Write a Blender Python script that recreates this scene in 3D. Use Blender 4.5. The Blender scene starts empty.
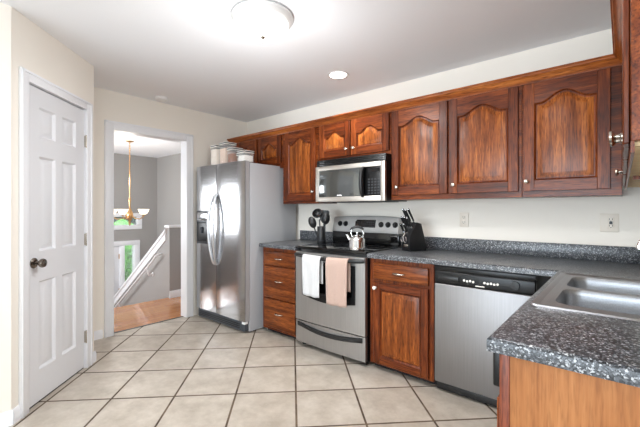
import bpy, bmesh, math, random
from math import pi, sin, cos, radians as R
from mathutils import Vector, Matrix
random.seed(7)
C = bpy.context.scene.collection
S = bpy.context.scene

# ------------------------------------------------------------------ camera, world, light, exposure
cam_d = bpy.data.cameras.new('camera'); cam = bpy.data.objects.new('camera', cam_d); C.objects.link(cam)
cam.location = (0, 0, 1.25); cam.rotation_euler = (R(90), 0, R(40.5))
cam_d.sensor_width = 36; cam_d.lens = 354 / 640 * 36; cam_d.shift_y = -3.2 / 640; cam_d.clip_start = 0.02
S.camera = cam
S.view_settings.view_transform = 'Standard'; S.view_settings.look = 'None'
S.view_settings.exposure = 0.38; S.view_settings.gamma = 1; S.view_settings.use_curve_mapping = False
w = bpy.data.worlds.new('overcast_sky'); S.world = w; w.use_nodes = True
w.node_tree.nodes['Background'].inputs[0].default_value = (.86, .93, 1, 1)
w.node_tree.nodes['Background'].inputs[1].default_value = 2.2
S.cycles.max_bounces = 10; S.cycles.diffuse_bounces = 6; S.cycles.glossy_bounces = 4
S.cycles.sample_clamp_indirect = 6; S.cycles.use_denoising = True
S.cycles.caustics_reflective = False; S.cycles.caustics_refractive = False

def area(name, loc, rot, sx, sy, power, col=(1, 1, 1)):
    d = bpy.data.lights.new(name, 'AREA'); d.shape = 'RECTANGLE'; d.size = sx; d.size_y = sy
    d.energy = power; d.color = col
    o = bpy.data.objects.new(name, d); o.location = loc; o.rotation_euler = rot; C.objects.link(o)
# area lights added outside unseen, assumed windows, standing in for daylight
area('fill_patio', (-0.6, -5.64, 1.15), (R(120), 0, 0), 3.9, 1.9, 245, (.77, .89, 1))  # added fill from behind the camera, tilted up to bounce off the ceiling
area('fill_dining', (4.64, -1.55, 1.45), (R(118), 0, R(90)), 3.2, 1.3, 58, (.77, .89, 1))  # added fill from the right, for surfaces facing that way
area('fill_foyer_reflection', (-6.5, -0.5, 1.27), (R(90), 0, 0), 3.05, .9, 105, (.92, .96, 1))  # added so the refrigerator doors mirror a bright band
def spot(name, loc, power, rad, col=(1, .95, .88)):
    d = bpy.data.lights.new(name, 'POINT'); d.energy = power; d.shadow_soft_size = rad; d.color = col
    o = bpy.data.objects.new(name, d); o.location = loc; C.objects.link(o)

# ------------------------------------------------------------------ materials
def lin(c):
    return tuple(((v / 255) / 12.92 if v / 255 <= .04045 else ((v / 255 + .055) / 1.055) ** 2.4) for v in c) + (1,)
class NT:
    def __init__(s, name):
        s.m = bpy.data.materials.new(name); s.m.use_nodes = True; s.t = s.m.node_tree
        s.b = s.t.nodes['Principled BSDF']
    def n(s, kind, **kw):
        x = s.t.nodes.new(kind)
        for k, v in kw.items():
            if k.startswith('i_'):
                key = k[2:]; key = int(key) if key.isdigit() else key.replace('_', ' ')
                x.inputs[key].default_value = v
            else: setattr(x, k, v)
        return x
    def l(s, a, b): s.t.links.new(a, b)
    def ramp(s, fac, stops):
        r = s.n('ShaderNodeValToRGB'); e = r.color_ramp.elements
        while len(e) < len(stops): e.new(.5)
        for q, (p, c) in zip(e, stops): q.position = p; q.color = c
        s.l(fac, r.inputs[0]); return r.outputs[0]
    def bump(s, h, strength=.2, dist=.002):
        b = s.n('ShaderNodeBump'); b.inputs['Strength'].default_value = strength; b.inputs['Distance'].default_value = dist
        s.l(h, b.inputs['Height']); s.l(b.outputs[0], s.b.inputs['Normal'])
    def mapping(s, scale=(1, 1, 1), rot=(0, 0, 0), coord='Object', rand=True):
        tc = s.n('ShaderNodeTexCoord'); mp = s.n('ShaderNodeMapping'); mp.inputs['Scale'].default_value = scale
        mp.inputs['Rotation'].default_value = rot
        if rand:
            oi = s.n('ShaderNodeObjectInfo'); va = s.n('ShaderNodeVectorMath', operation='SCALE')
            cx = s.n('ShaderNodeCombineXYZ'); s.l(oi.outputs['Random'], cx.inputs[0]); s.l(oi.outputs['Random'], cx.inputs[1]); s.l(oi.outputs['Random'], cx.inputs[2])
            s.l(cx.outputs[0], va.inputs[0]); va.inputs['Scale'].default_value = 17
            ad = s.n('ShaderNodeVectorMath', operation='ADD'); s.l(tc.outputs[coord], ad.inputs[0]); s.l(va.outputs[0], ad.inputs[1])
            s.l(ad.outputs[0], mp.inputs[0])
        else: s.l(tc.outputs[coord], mp.inputs[0])
        return mp.outputs[0]
def plain(name, rgb, rough=.5, metal=0, spec=.5, noise=0, emit=0, coat=0):
    t = NT(name); t.b.inputs['Base Color'].default_value = lin(rgb); t.b.inputs['Roughness'].default_value = rough
    t.b.inputs['Metallic'].default_value = metal; t.b.inputs['Specular IOR Level'].default_value = spec
    if coat: t.b.inputs['Coat Weight'].default_value = coat; t.b.inputs['Coat Roughness'].default_value = .08
    n = t.n('ShaderNodeTexNoise', i_Scale=60.0 if noise == 0 else 25.0, i_Detail=3.0)
    t.l(t.mapping(), n.inputs['Vector'])
    t.bump(n.outputs[0], .03 if noise == 0 else noise, .001)
    if emit:
        t.b.inputs['Emission Color'].default_value = lin(rgb); t.b.inputs['Emission Strength'].default_value = emit
    return t.m
def wood(name, axis, dark, mid, light, rough=.30, freq=1.0, coat=.05, ticks=.85):
    t = NT(name); sc = [26 * freq, 26 * freq, 26 * freq]; sc['xyz'.index(axis)] = 1.6 * freq
    v = t.mapping(tuple(sc))
    n1 = t.n('ShaderNodeTexNoise', i_Scale=1.0, i_Detail=6.0, i_Roughness=.62, i_Distortion=.35); t.l(v, n1.inputs['Vector'])
    sc2 = [150, 150, 150]; sc2['xyz'.index(axis)] = 7
    n2 = t.n('ShaderNodeTexNoise', i_Scale=1.0, i_Detail=3.0); t.l(t.mapping(tuple(sc2)), n2.inputs['Vector'])
    sc3 = [3.4, 3.4, 3.4]; sc3['xyz'.index(axis)] = 1.5
    n3 = t.n('ShaderNodeTexNoise', i_Scale=1.0, i_Detail=2.0); t.l(t.mapping(tuple(sc3)), n3.inputs['Vector'])
    a = t.n('ShaderNodeMath', operation='MULTIPLY', i_1=.26); t.l(n2.outputs[0], a.inputs[0])
    b = t.n('ShaderNodeMath', operation='MULTIPLY_ADD', i_1=.55); t.l(n1.outputs[0], b.inputs[0]); t.l(a.outputs[0], b.inputs[2])
    c = t.n('ShaderNodeMath', operation='MULTIPLY_ADD', i_1=.3); t.l(n3.outputs[0], c.inputs[0]); t.l(b.outputs[0], c.inputs[2])
    col = t.ramp(c.outputs[0], [(.40, lin(dark)), (.55, lin(mid)), (.70, lin(light))])
    sc4 = [210, 210, 210]; sc4['xyz'.index(axis)] = 16
    n4 = t.n('ShaderNodeTexNoise', i_Scale=1.0, i_Detail=2.0); t.l(t.mapping(tuple(sc4)), n4.inputs['Vector'])
    tick = t.ramp(n4.outputs[0], [(.34, (.34, .30, .28, 1)), (.50, (1, 1, 1, 1))])
    mx = t.n('ShaderNodeMix', data_type='RGBA', blend_type='MULTIPLY'); mx.inputs[0].default_value = ticks
    t.l(col, mx.inputs[6]); t.l(tick, mx.inputs[7]); t.l(mx.outputs[2], t.b.inputs['Base Color']); t.b.inputs['Roughness'].default_value = rough
    t.b.inputs['Coat Weight'].default_value = coat; t.b.inputs['Coat Roughness'].default_value = .16; t.b.inputs['Specular IOR Level'].default_value = .25
    t.bump(n2.outputs[0], .12, .0006)
    return t.m
M = {}
FR = ((52, 20, 8), (104, 46, 17), (152, 78, 32))       # stained frame
PN = ((70, 30, 10), (142, 74, 28), (202, 122, 56))     # stained panel, a little lighter
M['wv'] = wood('cherry_stained_wood_vertical', 'z', *FR)
M['wh'] = wood('cherry_stained_wood_horizontal', 'x', *FR)
M['wy'] = wood('cherry_stained_wood_depth', 'y', *FR)
M['wp'] = wood('cherry_stained_panel', 'z', *PN)
M['wd'] = wood('cherry_drawer_front', 'x', (60, 26, 10), (112, 55, 22), (160, 88, 38))
M['crown'] = wood('cherry_crown', 'x', (92, 42, 16), (150, 78, 32), (196, 118, 56))
M['crown_y'] = wood('cherry_crown_return', 'y', (92, 42, 16), (150, 78, 32), (196, 118, 56))
M['ply'] = wood('birch_veneer_panel', 'z', (132, 82, 44), (164, 106, 62), (184, 126, 78), rough=.42, freq=.45, coat=.05, ticks=.3)
M['raw'] = wood('unfinished_cabinet_underside', 'y', (222, 182, 126), (242, 210, 158), (250, 228, 184), rough=.6, coat=0, ticks=.3)
M['redwood'] = wood('red_stained_stile', 'z', (96, 42, 24), (134, 68, 42), (156, 86, 54), rough=.4, coat=.05)

def wall_mat(name, rgb):
    t = NT(name); n = t.n('ShaderNodeTexNoise', i_Scale=140.0, i_Detail=3.0); t.l(t.mapping(rand=False), n.inputs['Vector'])
    t.b.inputs['Base Color'].default_value = lin(rgb); t.b.inputs['Roughness'].default_value = .75
    t.b.inputs['Specular IOR Level'].default_value = .25; t.bump(n.outputs[0], .06, .001); return t.m
M['cream'] = wall_mat('cream_wall_paint', (241, 235, 225))
M['grey'] = wall_mat('grey_foyer_paint', (160, 157, 154))
M['ceil'] = wall_mat('white_ceiling_paint', (243, 244, 247))
M['trim'] = plain('white_trim_paint', (238, 239, 242), .35)
M['doorw'] = plain('white_door_paint', (226, 227, 230), .38)
M['dark'] = plain('dark_gap', (18, 16, 15), .8)
M['nickel'] = plain('satin_nickel', (190, 182, 170), .22, 1)
M['bronze'] = plain('dark_nickel_knob', (120, 112, 104), .2, 1)
M['chrome'] = plain('chrome', (225, 225, 225), .08, 1)
M['brass'] = plain('polished_brass', (206, 164, 118), .28, 1)
M['black'] = plain('black_plastic', (13, 13, 14), .34, spec=.35)
M['blackgloss'] = plain('black_gloss', (9, 9, 10), .06, 0, .5)
M['blackmat'] = plain('black_nylon', (22, 22, 23), .42)
M['dkgrey'] = plain('dark_grey_plastic', (50, 52, 56), .45)
M['plate'] = plain('white_plastic', (240, 236, 228), .35)
M['white'] = plain('white_enamel', (235, 235, 235), .3)
M['grille'] = plain('grey_toe_grille', (66, 70, 76), .45)
M['fridgeside'] = plain('grey_textured_steel_side', (172, 173, 176), .45, .1, .5, noise=.15)

def brushed(name, rgb, rough, axis='x', amt=.02):
    t = NT(name); sc = [220, 220, 220]; sc['xyz'.index(axis)] = 3
    n = t.n('ShaderNodeTexNoise', i_Scale=1.0, i_Detail=2.0); t.l(t.mapping(tuple(sc)), n.inputs['Vector'])
    c0 = lin(rgb); t.l(t.ramp(n.outputs[0], [(.3, tuple(v * .86 for v in c0[:3]) + (1,)), (.7, c0)]), t.b.inputs['Base Color'])
    t.b.inputs['Metallic'].default_value = 1
    r = t.n('ShaderNodeMapRange', i_3=rough - .05, i_4=rough + .06); t.l(n.outputs[0], r.inputs[0]); t.l(r.outputs[0], t.b.inputs['Roughness'])
    t.bump(n.outputs[0], amt, .0004)
    return t.m
M['steel'] = brushed('brushed_stainless_steel', (196, 196, 197), .15)
M['steelv'] = brushed('brushed_stainless_vertical', (186, 185, 184), .40, 'z')
M['steeldw'] = brushed('brushed_stainless_dishwasher', (150, 148, 148), .46, 'z')
M['steelflat'] = brushed('satin_stainless', (214, 208, 200), .42)
M['mwglass'] = plain('mirror_tinted_glass', (118, 122, 122), .10, .85)
M['edge'] = plain('silver_door_edge', (176, 177, 179), .38, .35)
M['steelpan'] = plain('stainless_control_panel', (186, 185, 183), .42, .35)
M['coverplate'] = plain('almond_outlet_plate', (230, 221, 208), .4)
M['sink'] = brushed('sink_stainless', (176, 178, 182), .34, 'y')

def counter():
    t = NT('speckled_dark_laminate'); v = t.mapping(rand=False)
    vo = t.n('ShaderNodeTexVoronoi', i_Scale=245.0, feature='F1'); t.l(v, vo.inputs['Vector'])
    sp = t.n('ShaderNodeSeparateColor'); t.l(vo.outputs['Color'], sp.inputs[0])
    n = t.n('ShaderNodeTexNoise', i_Scale=70.0, i_Detail=4.0); t.l(v, n.inputs['Vector'])
    a = t.n('ShaderNodeMath', operation='MULTIPLY_ADD', i_1=.45); t.l(n.outputs[0], a.inputs[0])
    s2 = t.n('ShaderNodeMath', operation='MULTIPLY', i_1=.62); t.l(sp.outputs[0], s2.inputs[0]); t.l(s2.outputs[0], a.inputs[2])
    col = t.ramp(a.outputs[0], [(.22, lin((26, 27, 29))), (.50, lin((56, 58, 62))), (.70, lin((88, 91, 96))), (.86, lin((178, 180, 182)))])
    t.l(col, t.b.inputs['Base Color']); t.b.inputs['Roughness'].default_value = .3
    t.bump(n.outputs[0], .04, .0005)
    return t.m
M['counter'] = counter()

def tiles():
    t = NT('beige_floor_tile'); tc = t.n('ShaderNodeTexCoord')
    mp = t.n('ShaderNodeMapping', vector_type='TEXTURE'); T = .4068
    f = 1.25; yaw = R(40.5)
    gx, gy = -.4832 * f, 2.2530 * f
    ox = gx * cos(yaw) - gy * sin(yaw); oy = gx * sin(yaw) + gy * cos(yaw)
    mp.inputs['Location'].default_value = (ox, oy, 0); mp.inputs['Rotation'].default_value = (0, 0, R(45)); mp.inputs['Scale'].default_value = (T, T, T)
    t.l(tc.outputs['Object'], mp.inputs[0])
    fr = t.n('ShaderNodeVectorMath', operation='FRACTION'); t.l(mp.outputs[0], fr.inputs[0])
    fl = t.n('ShaderNodeVectorMath', operation='FLOOR'); t.l(mp.outputs[0], fl.inputs[0])
    sx = t.n('ShaderNodeSeparateXYZ'); t.l(fr.outputs[0], sx.inputs[0])
    ds = []
    for k in (0, 1):
        a = t.n('ShaderNodeMath', operation='SUBTRACT', i_1=.5); t.l(sx.outputs[k], a.inputs[0])
        b = t.n('ShaderNodeMath', operation='ABSOLUTE'); t.l(a.outputs[0], b.inputs[0]); ds.append(b.outputs[0])
    mx = t.n('ShaderNodeMath', operation='MAXIMUM'); t.l(ds[0], mx.inputs[0]); t.l(ds[1], mx.inputs[1])
    g = t.n('ShaderNodeMapRange', i_1=.481, i_2=.487); t.l(mx.outputs[0], g.inputs[0])
    wn = t.n('ShaderNodeTexWhiteNoise', noise_dimensions='2D'); t.l(fl.outputs[0], wn.inputs['Vector'])
    # per-tile cloudiness
    ad = t.n('ShaderNodeVectorMath', operation='MULTIPLY_ADD'); t.l(wn.outputs['Color'], ad.inputs[0]); ad.inputs[1].default_value = (9, 9, 9); t.l(tc.outputs['Object'], ad.inputs[2])
    n = t.n('ShaderNodeTexNoise', i_Scale=6.5, i_Detail=7.0, i_Roughness=.68); t.l(ad.outputs[0], n.inputs['Vector'])
    a2 = t.n('ShaderNodeMath', operation='MULTIPLY_ADD', i_1=.10); t.l(wn.outputs['Value'], a2.inputs[0]); t.l(n.outputs[0], a2.inputs[2])
    col = t.ramp(a2.outputs[0], [(.34, lin((166, 155, 141))), (.56, lin((188, 178, 165))), (.74, lin((203, 194, 182)))])
    gn = t.n('ShaderNodeTexNoise', i_Scale=9.0, i_Detail=4.0); t.l(tc.outputs['Object'], gn.inputs['Vector'])
    gc = t.ramp(gn.outputs[0], [(.35, lin((66, 52, 40))), (.65, lin((108, 90, 72)))])
    mix = t.n('ShaderNodeMix', data_type='RGBA'); t.l(g.outputs[0], mix.inputs[0]); t.l(col, mix.inputs[6]); t.l(gc, mix.inputs[7])
    t.l(mix.outputs[2], t.b.inputs['Base Color'])
    r = t.n('ShaderNodeMapRange', i_3=.38, i_4=.85); t.l(g.outputs[0], r.inputs[0]); t.l(r.outputs[0], t.b.inputs['Roughness'])
    h1 = t.n('ShaderNodeMapRange', i_1=.470, i_2=.488, i_3=1.0, i_4=0.0); t.l(mx.outputs[0], h1.inputs[0])
    h2 = t.n('ShaderNodeMath', operation='MULTIPLY_ADD', i_1=.12); t.l(n.outputs[0], h2.inputs[0]); t.l(h1.outputs[0], h2.inputs[2])
    t.bump(h2.outputs[0], .35, .003)
    return t.m
M['tile'] = tiles()
def planks():
    t = NT('oak_plank_floor'); tc = t.n('ShaderNodeTexCoord')
    br = t.n('ShaderNodeTexBrick', offset=.37, i_Scale=1.0, i_Mortar_Size=.0012, i_Brick_Width=1.1, i_Row_Height=.083, i_Bias=0.0)
    br.inputs['Color1'].default_value = lin((184, 118, 66)); br.inputs['Color2'].default_value = lin((204, 142, 86)); br.inputs['Mortar'].default_value = lin((120, 66, 30))
    mp = t.n('ShaderNodeMapping'); mp.inputs['Rotation'].default_value = (0, 0, R(90)); t.l(tc.outputs['Object'], mp.inputs[0]); t.l(mp.outputs[0], br.inputs['Vector'])
    n = t.n('ShaderNodeTexNoise', i_Scale=1.0, i_Detail=5.0); t.l(t.mapping((60, 3, 60), rand=False), n.inputs['Vector'])
    mix = t.n('ShaderNodeMix', data_type='RGBA', blend_type='MULTIPLY'); mix.inputs[0].default_value = .55
    t.l(br.outputs['Color'], mix.inputs[6]); t.l(t.ramp(n.outputs[0], [(.3, (.62, .52, .45, 1)), (.6, (1, 1, 1, 1))]), mix.inputs[7])
    t.l(mix.outputs[2], t.b.inputs['Base Color']); t.b.inputs['Roughness'].default_value = .2
    t.b.inputs['Coat Weight'].default_value = .4
    return t.m
M['planks'] = planks()
def glass(name, tint=(235, 240, 240), rough=0.02, alpha=.25):
    t = NT(name); t.b.inputs['Base Color'].default_value = lin(tint); t.b.inputs['Roughness'].default_value = rough
    t.b.inputs['Alpha'].default_value = alpha; return t.m
M['glass'] = glass('clear_window_glass', alpha=.15)
M['clear'] = glass('clear_container_plastic', (240, 242, 244), .1, .16)
def towel(name, rgb):
    t = NT(name); v = t.mapping((1, 1, 1), rand=False)
    n = t.n('ShaderNodeTexNoise', i_Scale=420.0, i_Detail=2.0); t.l(v, n.inputs['Vector'])
    c = lin(rgb); t.l(t.ramp(n.outputs[0], [(.3, tuple(x * .84 for x in c[:3]) + (1,)), (.7, c)]), t.b.inputs['Base Color'])
    t.b.inputs['Roughness'].default_value = .95; t.b.inputs['Sheen Weight'].default_value = .3
    t.bump(n.outputs[0], .6, .002); return t.m
M['towel_white'] = towel('white_terry', (216, 216, 216)); M['towel_pink'] = towel('pale_pink_terry', (196, 168, 154))
def leaded():
    t = NT('leaded_sidelight_glass'); v = t.mapping((1, 1, 1), rand=False)
    vo = t.n('ShaderNodeTexVoronoi', feature='DISTANCE_TO_EDGE', i_Scale=13.0); t.l(v, vo.inputs['Vector'])
    t.l(t.ramp(vo.outputs['Distance'], [(.0, lin((70, 72, 74))), (.05, lin((228, 236, 230)))]), t.b.inputs['Base Color'])
    t.b.inputs['Alpha'].default_value = .26; t.b.inputs['Roughness'].default_value = .12; return t.m
M['leaded'] = leaded()
def foliage():
    t = NT('green_leaves'); n = t.n('ShaderNodeTexNoise', i_Scale=7.0, i_Detail=6.0); t.l(t.mapping(), n.inputs['Vector'])
    t.l(t.ramp(n.outputs[0], [(.35, lin((60, 140, 50))), (.6, lin((140, 226, 104)))]), t.b.inputs['Base Color']); t.bump(n.outputs[0], .8, .05); return t.m
M['leaf'] = foliage()
M['lawn'] = plain('grass_lawn', (92, 130, 62), .9, noise=.5)
M['diffuser'] = plain('lit_frosted_glass', (255, 250, 242), .3, emit=4)
M['lampdisc'] = plain('lit_lamp_lens', (255, 250, 242), .3, emit=9)
M['shade'] = plain('frosted_amber_shade', (255, 240, 216), .3, emit=1.3)
M['collar'] = plain('pewter_collar', (222, 221, 219), .4, .15)

# ------------------------------------------------------------------ mesh helpers
class MB:
    """collects shapes in one bmesh; face material indexes follow self.mats"""
    def __init__(s): s.bm = bmesh.new(); s.mats = []
    def mi(s, m):
        if m not in s.mats: s.mats.append(m)
        return s.mats.index(m)
    def merge(s, b, m, mtx=None):
        k = s.mi(m)
        if mtx: bmesh.ops.transform(b, matrix=mtx, verts=b.verts)
        vm = [s.bm.verts.new(v.co) for v in b.verts]; b.verts.index_update()
        for f in b.faces:
            try: nf = s.bm.faces.new([vm[v.index] for v in f.verts]); nf.material_index = k; nf.smooth = f.smooth
            except ValueError: pass
        b.free()
    def box(s, x0, x1, y0, y1, z0, z1, m, bev=0, seg=2, mtx=None):
        b = bmesh.new(); bmesh.ops.create_cube(b, size=1)
        for v in b.verts: v.co = Vector(((x0 + x1) / 2 + v.co.x * (x1 - x0), (y0 + y1) / 2 + v.co.y * (y1 - y0), (z0 + z1) / 2 + v.co.z * (z1 - z0)))
        if bev: bmesh.ops.bevel(b, geom=b.edges[:], offset=bev, segments=seg, affect='EDGES', profile=.5)
        s.merge(b, m, mtx); return s
    def lathe(s, prof, m, n=28, mtx=None, cap=True):
        b = bmesh.new(); rings = []
        for r, z in prof:
            rings.append([b.verts.new((max(r, 1e-5) * cos(2 * pi * i / n), max(r, 1e-5) * sin(2 * pi * i / n), z)) for i in range(n)])
        for a, c in zip(rings, rings[1:]):
            for i in range(n):
                f = b.faces.new((a[i], a[(i + 1) % n], c[(i + 1) % n], c[i])); f.smooth = True
        if cap:
            if prof[0][0] > 1e-4: b.faces.new(rings[0][::-1])
            if prof[-1][0] > 1e-4: b.faces.new(rings[-1])
        s.merge(b, m, mtx); return s
    def tube(s, pts, r, m, n=10, mtx=None, sx=1.0, cap=True):
        """swept tube, r may be a list; sx flattens one axis"""
        b = bmesh.new(); pts = [Vector(p) for p in pts]; rs = r if isinstance(r, (list, tuple)) else [r] * len(pts); rings = []; up = None
        for i, p in enumerate(pts):
            t = (pts[min(i + 1, len(pts) - 1)] - pts[max(i - 1, 0)]).normalized()
            if up is None: up = Vector((0, 0, 1)) if abs(t.z) < .9 else Vector((0, 1, 0))
            a = t.cross(up).normalized(); c = a.cross(t).normalized(); up = c
            rings.append([b.verts.new(p + a * cos(2 * pi * k / n) * rs[i] * sx + c * sin(2 * pi * k / n) * rs[i]) for k in range(n)])
        for a, c in zip(rings, rings[1:]):
            for k in range(n): f = b.faces.new((a[k], a[(k + 1) % n], c[(k + 1) % n], c[k])); f.smooth = True
        if cap: b.faces.new(rings[0][::-1]); b.faces.new(rings[-1])
        s.merge(b, m, mtx); return s
    def loft(s, loops, m, close=True, cap0=False, cap1=False, smooth=False, mtx=None):
        b = bmesh.new(); L = [[b.verts.new(p) for p in lp] for lp in loops]; n = len(L[0])
        for a, c in zip(L, L[1:]):
            for i in range(n if close else n - 1): f = b.faces.new((a[i], a[(i + 1) % n], c[(i + 1) % n], c[i])); f.smooth = smooth
        if cap0: b.faces.new(L[0][::-1])
        if cap1: b.faces.new(L[-1])
        s.merge(b, m, mtx); return s
    def prism(s, poly, d0, d1, axis, m, bev=0):
        """extrude a 2-D polygon along an axis ('x': poly is (y,z), 'y': (x,z), 'z': (x,y))"""
        def P(u, v, d): return {'x': (d, u, v), 'y': (u, d, v), 'z': (u, v, d)}[axis]
        b = bmesh.new(); A = [b.verts.new(P(u, v, d0)) for u, v in poly]; Bv = [b.verts.new(P(u, v, d1)) for u, v in poly]; n = len(poly)
        b.faces.new(A); b.faces.new(Bv[::-1])
        for i in range(n): b.faces.new((A[i], Bv[i], Bv[(i + 1) % n], A[(i + 1) % n]))
        bmesh.ops.recalc_face_normals(b, faces=b.faces[:])
        if bev: bmesh.ops.bevel(b, geom=b.edges[:], offset=bev, segments=2, affect='EDGES', profile=.5)
        s.merge(b, m); return s
    def build(s, name, parent=None, loc=None, rotz=0, recalc=True, label=None):
        if recalc: bmesh.ops.recalc_face_normals(s.bm, faces=s.bm.faces[:])
        me = bpy.data.meshes.new(name); s.bm.to_mesh(me); s.bm.free(); me.set_sharp_from_angle(angle=R(38))
        for m in s.mats: me.materials.append(M[m] if isinstance(m, str) else m)
        o = bpy.data.objects.new(name, me); C.objects.link(o)
        if parent: o.parent = parent
        if loc is not None: o.location = loc
        o.rotation_euler = (0, 0, rotz)
        if label: o['label'] = label
        return o
def thing(name, label, cat, loc=(0, 0, 0), rotz=0, group=None):
    o = bpy.data.objects.new(name, None); C.objects.link(o); o.location = loc; o.rotation_euler = (0, 0, rotz)
    o.empty_display_size = .1; o['label'] = label; o['category'] = cat
    if group: o['group'] = group
    return o
def tag(o, label, cat, group=None):
    o['label'] = label; o['category'] = cat
    if group: o['group'] = group
    return o
def struct(o): o['kind'] = 'structure'; return o
def TR(x=0, y=0, z=0, rx=0, ry=0, rz=0): return Matrix.Translation((x, y, z)) @ Matrix.Rotation(rz, 4, 'Z') @ Matrix.Rotation(ry, 4, 'Y') @ Matrix.Rotation(rx, 4, 'X')

# ------------------------------------------------------------------ the setting
H = 2.44
struct(MB().prism([(-3.93, -5.5), (4.6, -5.5), (4.6, 3.06), (-3.93, 3.06)], -.1, 0, 'z', 'tile').build('floor'))
struct(MB().prism([(-4.95, -.42), (-3.93, -.42), (-3.93, 3.85), (-4.95, 3.85)], -.3, 0, 'z', 'planks').build('floor_landing'))
struct(MB().box(-8.2, -4.95, -.6, 3.85, -1.6, -1.5, 'planks').build('floor_foyer'))
struct(MB().box(-8.2, 4.7, -5.6, 3.85, H, H + .1, 'ceil').build('ceiling'))
struct(MB().box(-3.99, .5, 3.0, 3.12, 0, H, 'cream').build('wall_back'))
# wall with the cased opening to the landing: cream on the kitchen side, grey on the landing side
b = MB()
for (y0, y1, z0, z1) in ((-5.5, 1.335, 0, H), (2.14, 3.0, 0, H), (1.335, 2.14, 2.07, H)):
    b.box(-3.93, -3.87, y0, y1, z0, z1, 'cream'); b.box(-3.99, -3.93, y0, y1, z0, z1, 'grey')
struct(b.build('wall_left'))
# pantry closet in the corner: side wall, diagonal wall with the door hole, back return
s2 = 2 ** .5
struct(MB().box(-2.83, -2.71, -5.5, .40, 0, H, 'cream').build('wall_pantry'))
struct(MB().box(-3.87, -3.33, .90, 1.012, 0, H, 'cream').build('wall_pantry_return'))
DO = Vector((-2.712, .402, 0))       # start of diagonal wall; local +x runs along it, local -y faces the room
DL = .862; DW0, DW1, DH = .118, .738, 2.045
DR = R(135)                          # local x -> (-1,1)/sqrt2 ; local +y -> (-1,-1)/sqrt2
def toff(mb_): return mb_
b = MB().box(0, DW0 - .012, 0, .11, 0, H, 'cream').box(DW1 + .012, DL, 0, .11, 0, H, 'cream').box(DW0 - .012, DW1 + .012, 0, .11, DH + .012, H, 'cream')
struct(b.build('wall_diagonal', loc=DO, rotz=DR))
# casing and door
b = MB()
cw = .068
def casing(b, x0, x1, ztop, y=-.018, z0=0.0, w=cw, m='trim'):
    for a0, a1 in ((x0 - w, x0), (x1, x1 + w)): b.box(a0, a1, y, 0, z0, ztop + w, m, .004); b.box(a0 + .004 if a0 < x0 else a1 - .02, a0 + .02 if a0 < x0 else a1 - .004, y - .006, y + .004, z0, ztop + w - .004, m, .003)
    b.box(x0, x1, y, 0, ztop, ztop + w, m, .004); b.box(x0 - w + .004, x1 + w - .004, y - .006, y + .004, ztop + w - .02, ztop + w - .004, m, .003)
casing(b, DW0, DW1, DH)
b.box(DW0 - .012, DW0, 0, .11, 0, DH, 'trim').box(DW1, DW1 + .012, 0, .11, 0, DH, 'trim').box(DW0 - .012, DW1 + .012, 0, .11, DH, DH + .012, 'trim')
struct(b.build('trim_1', loc=DO, rotz=DR))
struct(MB().box(DW0, DW1, .012, .1, 0, .006, 'dkgrey').build('trim_2', loc=DO, rotz=DR))
# six-panel door
door = struct(bpy.data.objects.new('door_1', None)); C.objects.link(door); door.location = DO; door.rotation_euler = (0, 0, DR)
door.location = DO
x0, x1, z0, z1 = DW0 + .003, DW1 - .003, .014, DH - .008
b = MB()
yF = .004
xs = [x0, x0 + .112, x0 + .272, x1 - .272, x1 - .112, x1]; zs = [z0, .215, .79, .985, 1.60, 1.725, 1.90 + .02, z1]
cols = [(xs[1], xs[2]), (xs[3], xs[4])]; rows = [(zs[1], zs[2]), (zs[3], zs[4]), (zs[5], zs[6])]
gx = sorted(set([x0, x1] + [v for c in cols for v in c])); gz = sorted(set([z0, z1] + [v for c in rows for v in c]))
for i in range(len(gx) - 1):
    for j in range(len(gz) - 1):
        a0, a1, c0, c1 = gx[i], gx[i + 1], gz[j], gz[j + 1]
        if (a0, a1) in cols and (c0, c1) in rows:
            def rect(o, y): return [(a0 + o, y, c0 + o), (a1 - o, y, c0 + o), (a1 - o, y, c1 - o), (a0 + o, y, c1 - o)]
            b.loft([rect(0, yF), rect(.004, yF + .004), rect(.012, yF + .015), rect(.022, yF + .015), rect(.046, yF + .004), rect(.05, yF + .003)], 'doorw', cap1=True)
        else: b.box(a0, a1, yF, yF + .03, c0, c1, 'doorw')
b.box(x0, x1, yF + .02, yF + .035, z0, z1, 'doorw')
b.build('door_slab', door)
kn = MB().lathe([(.0, -.0), (.033, 0), (.033, .006), (.026, .012), (.014, .016), (.012, .03), (.018, .036), (.027, .046), (.029, .056), (.025, .066), (.012, .072), (0, .073)], 'bronze', mtx=TR(x0 + .062, yF, .914, rx=R(90)))
kn.build('door_knob', door, label='dark nickel round door knob')
for z in (.25, 1.02, 1.795):
    MB().box(x1 - .004, x1 + .012, yF - .014, yF + .002, z - .045, z + .045, 'nickel', .002).tube([(x1 + .004, yF - .012, z - .05), (x1 + .004, yF - .012, z + .05)], .0055, 'nickel').build('hinge', door)
MB().box(x0 - .012, x0 + .002, yF - .002, yF + .003, .86, .96, 'nickel').build('strike_plate', door)

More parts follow.
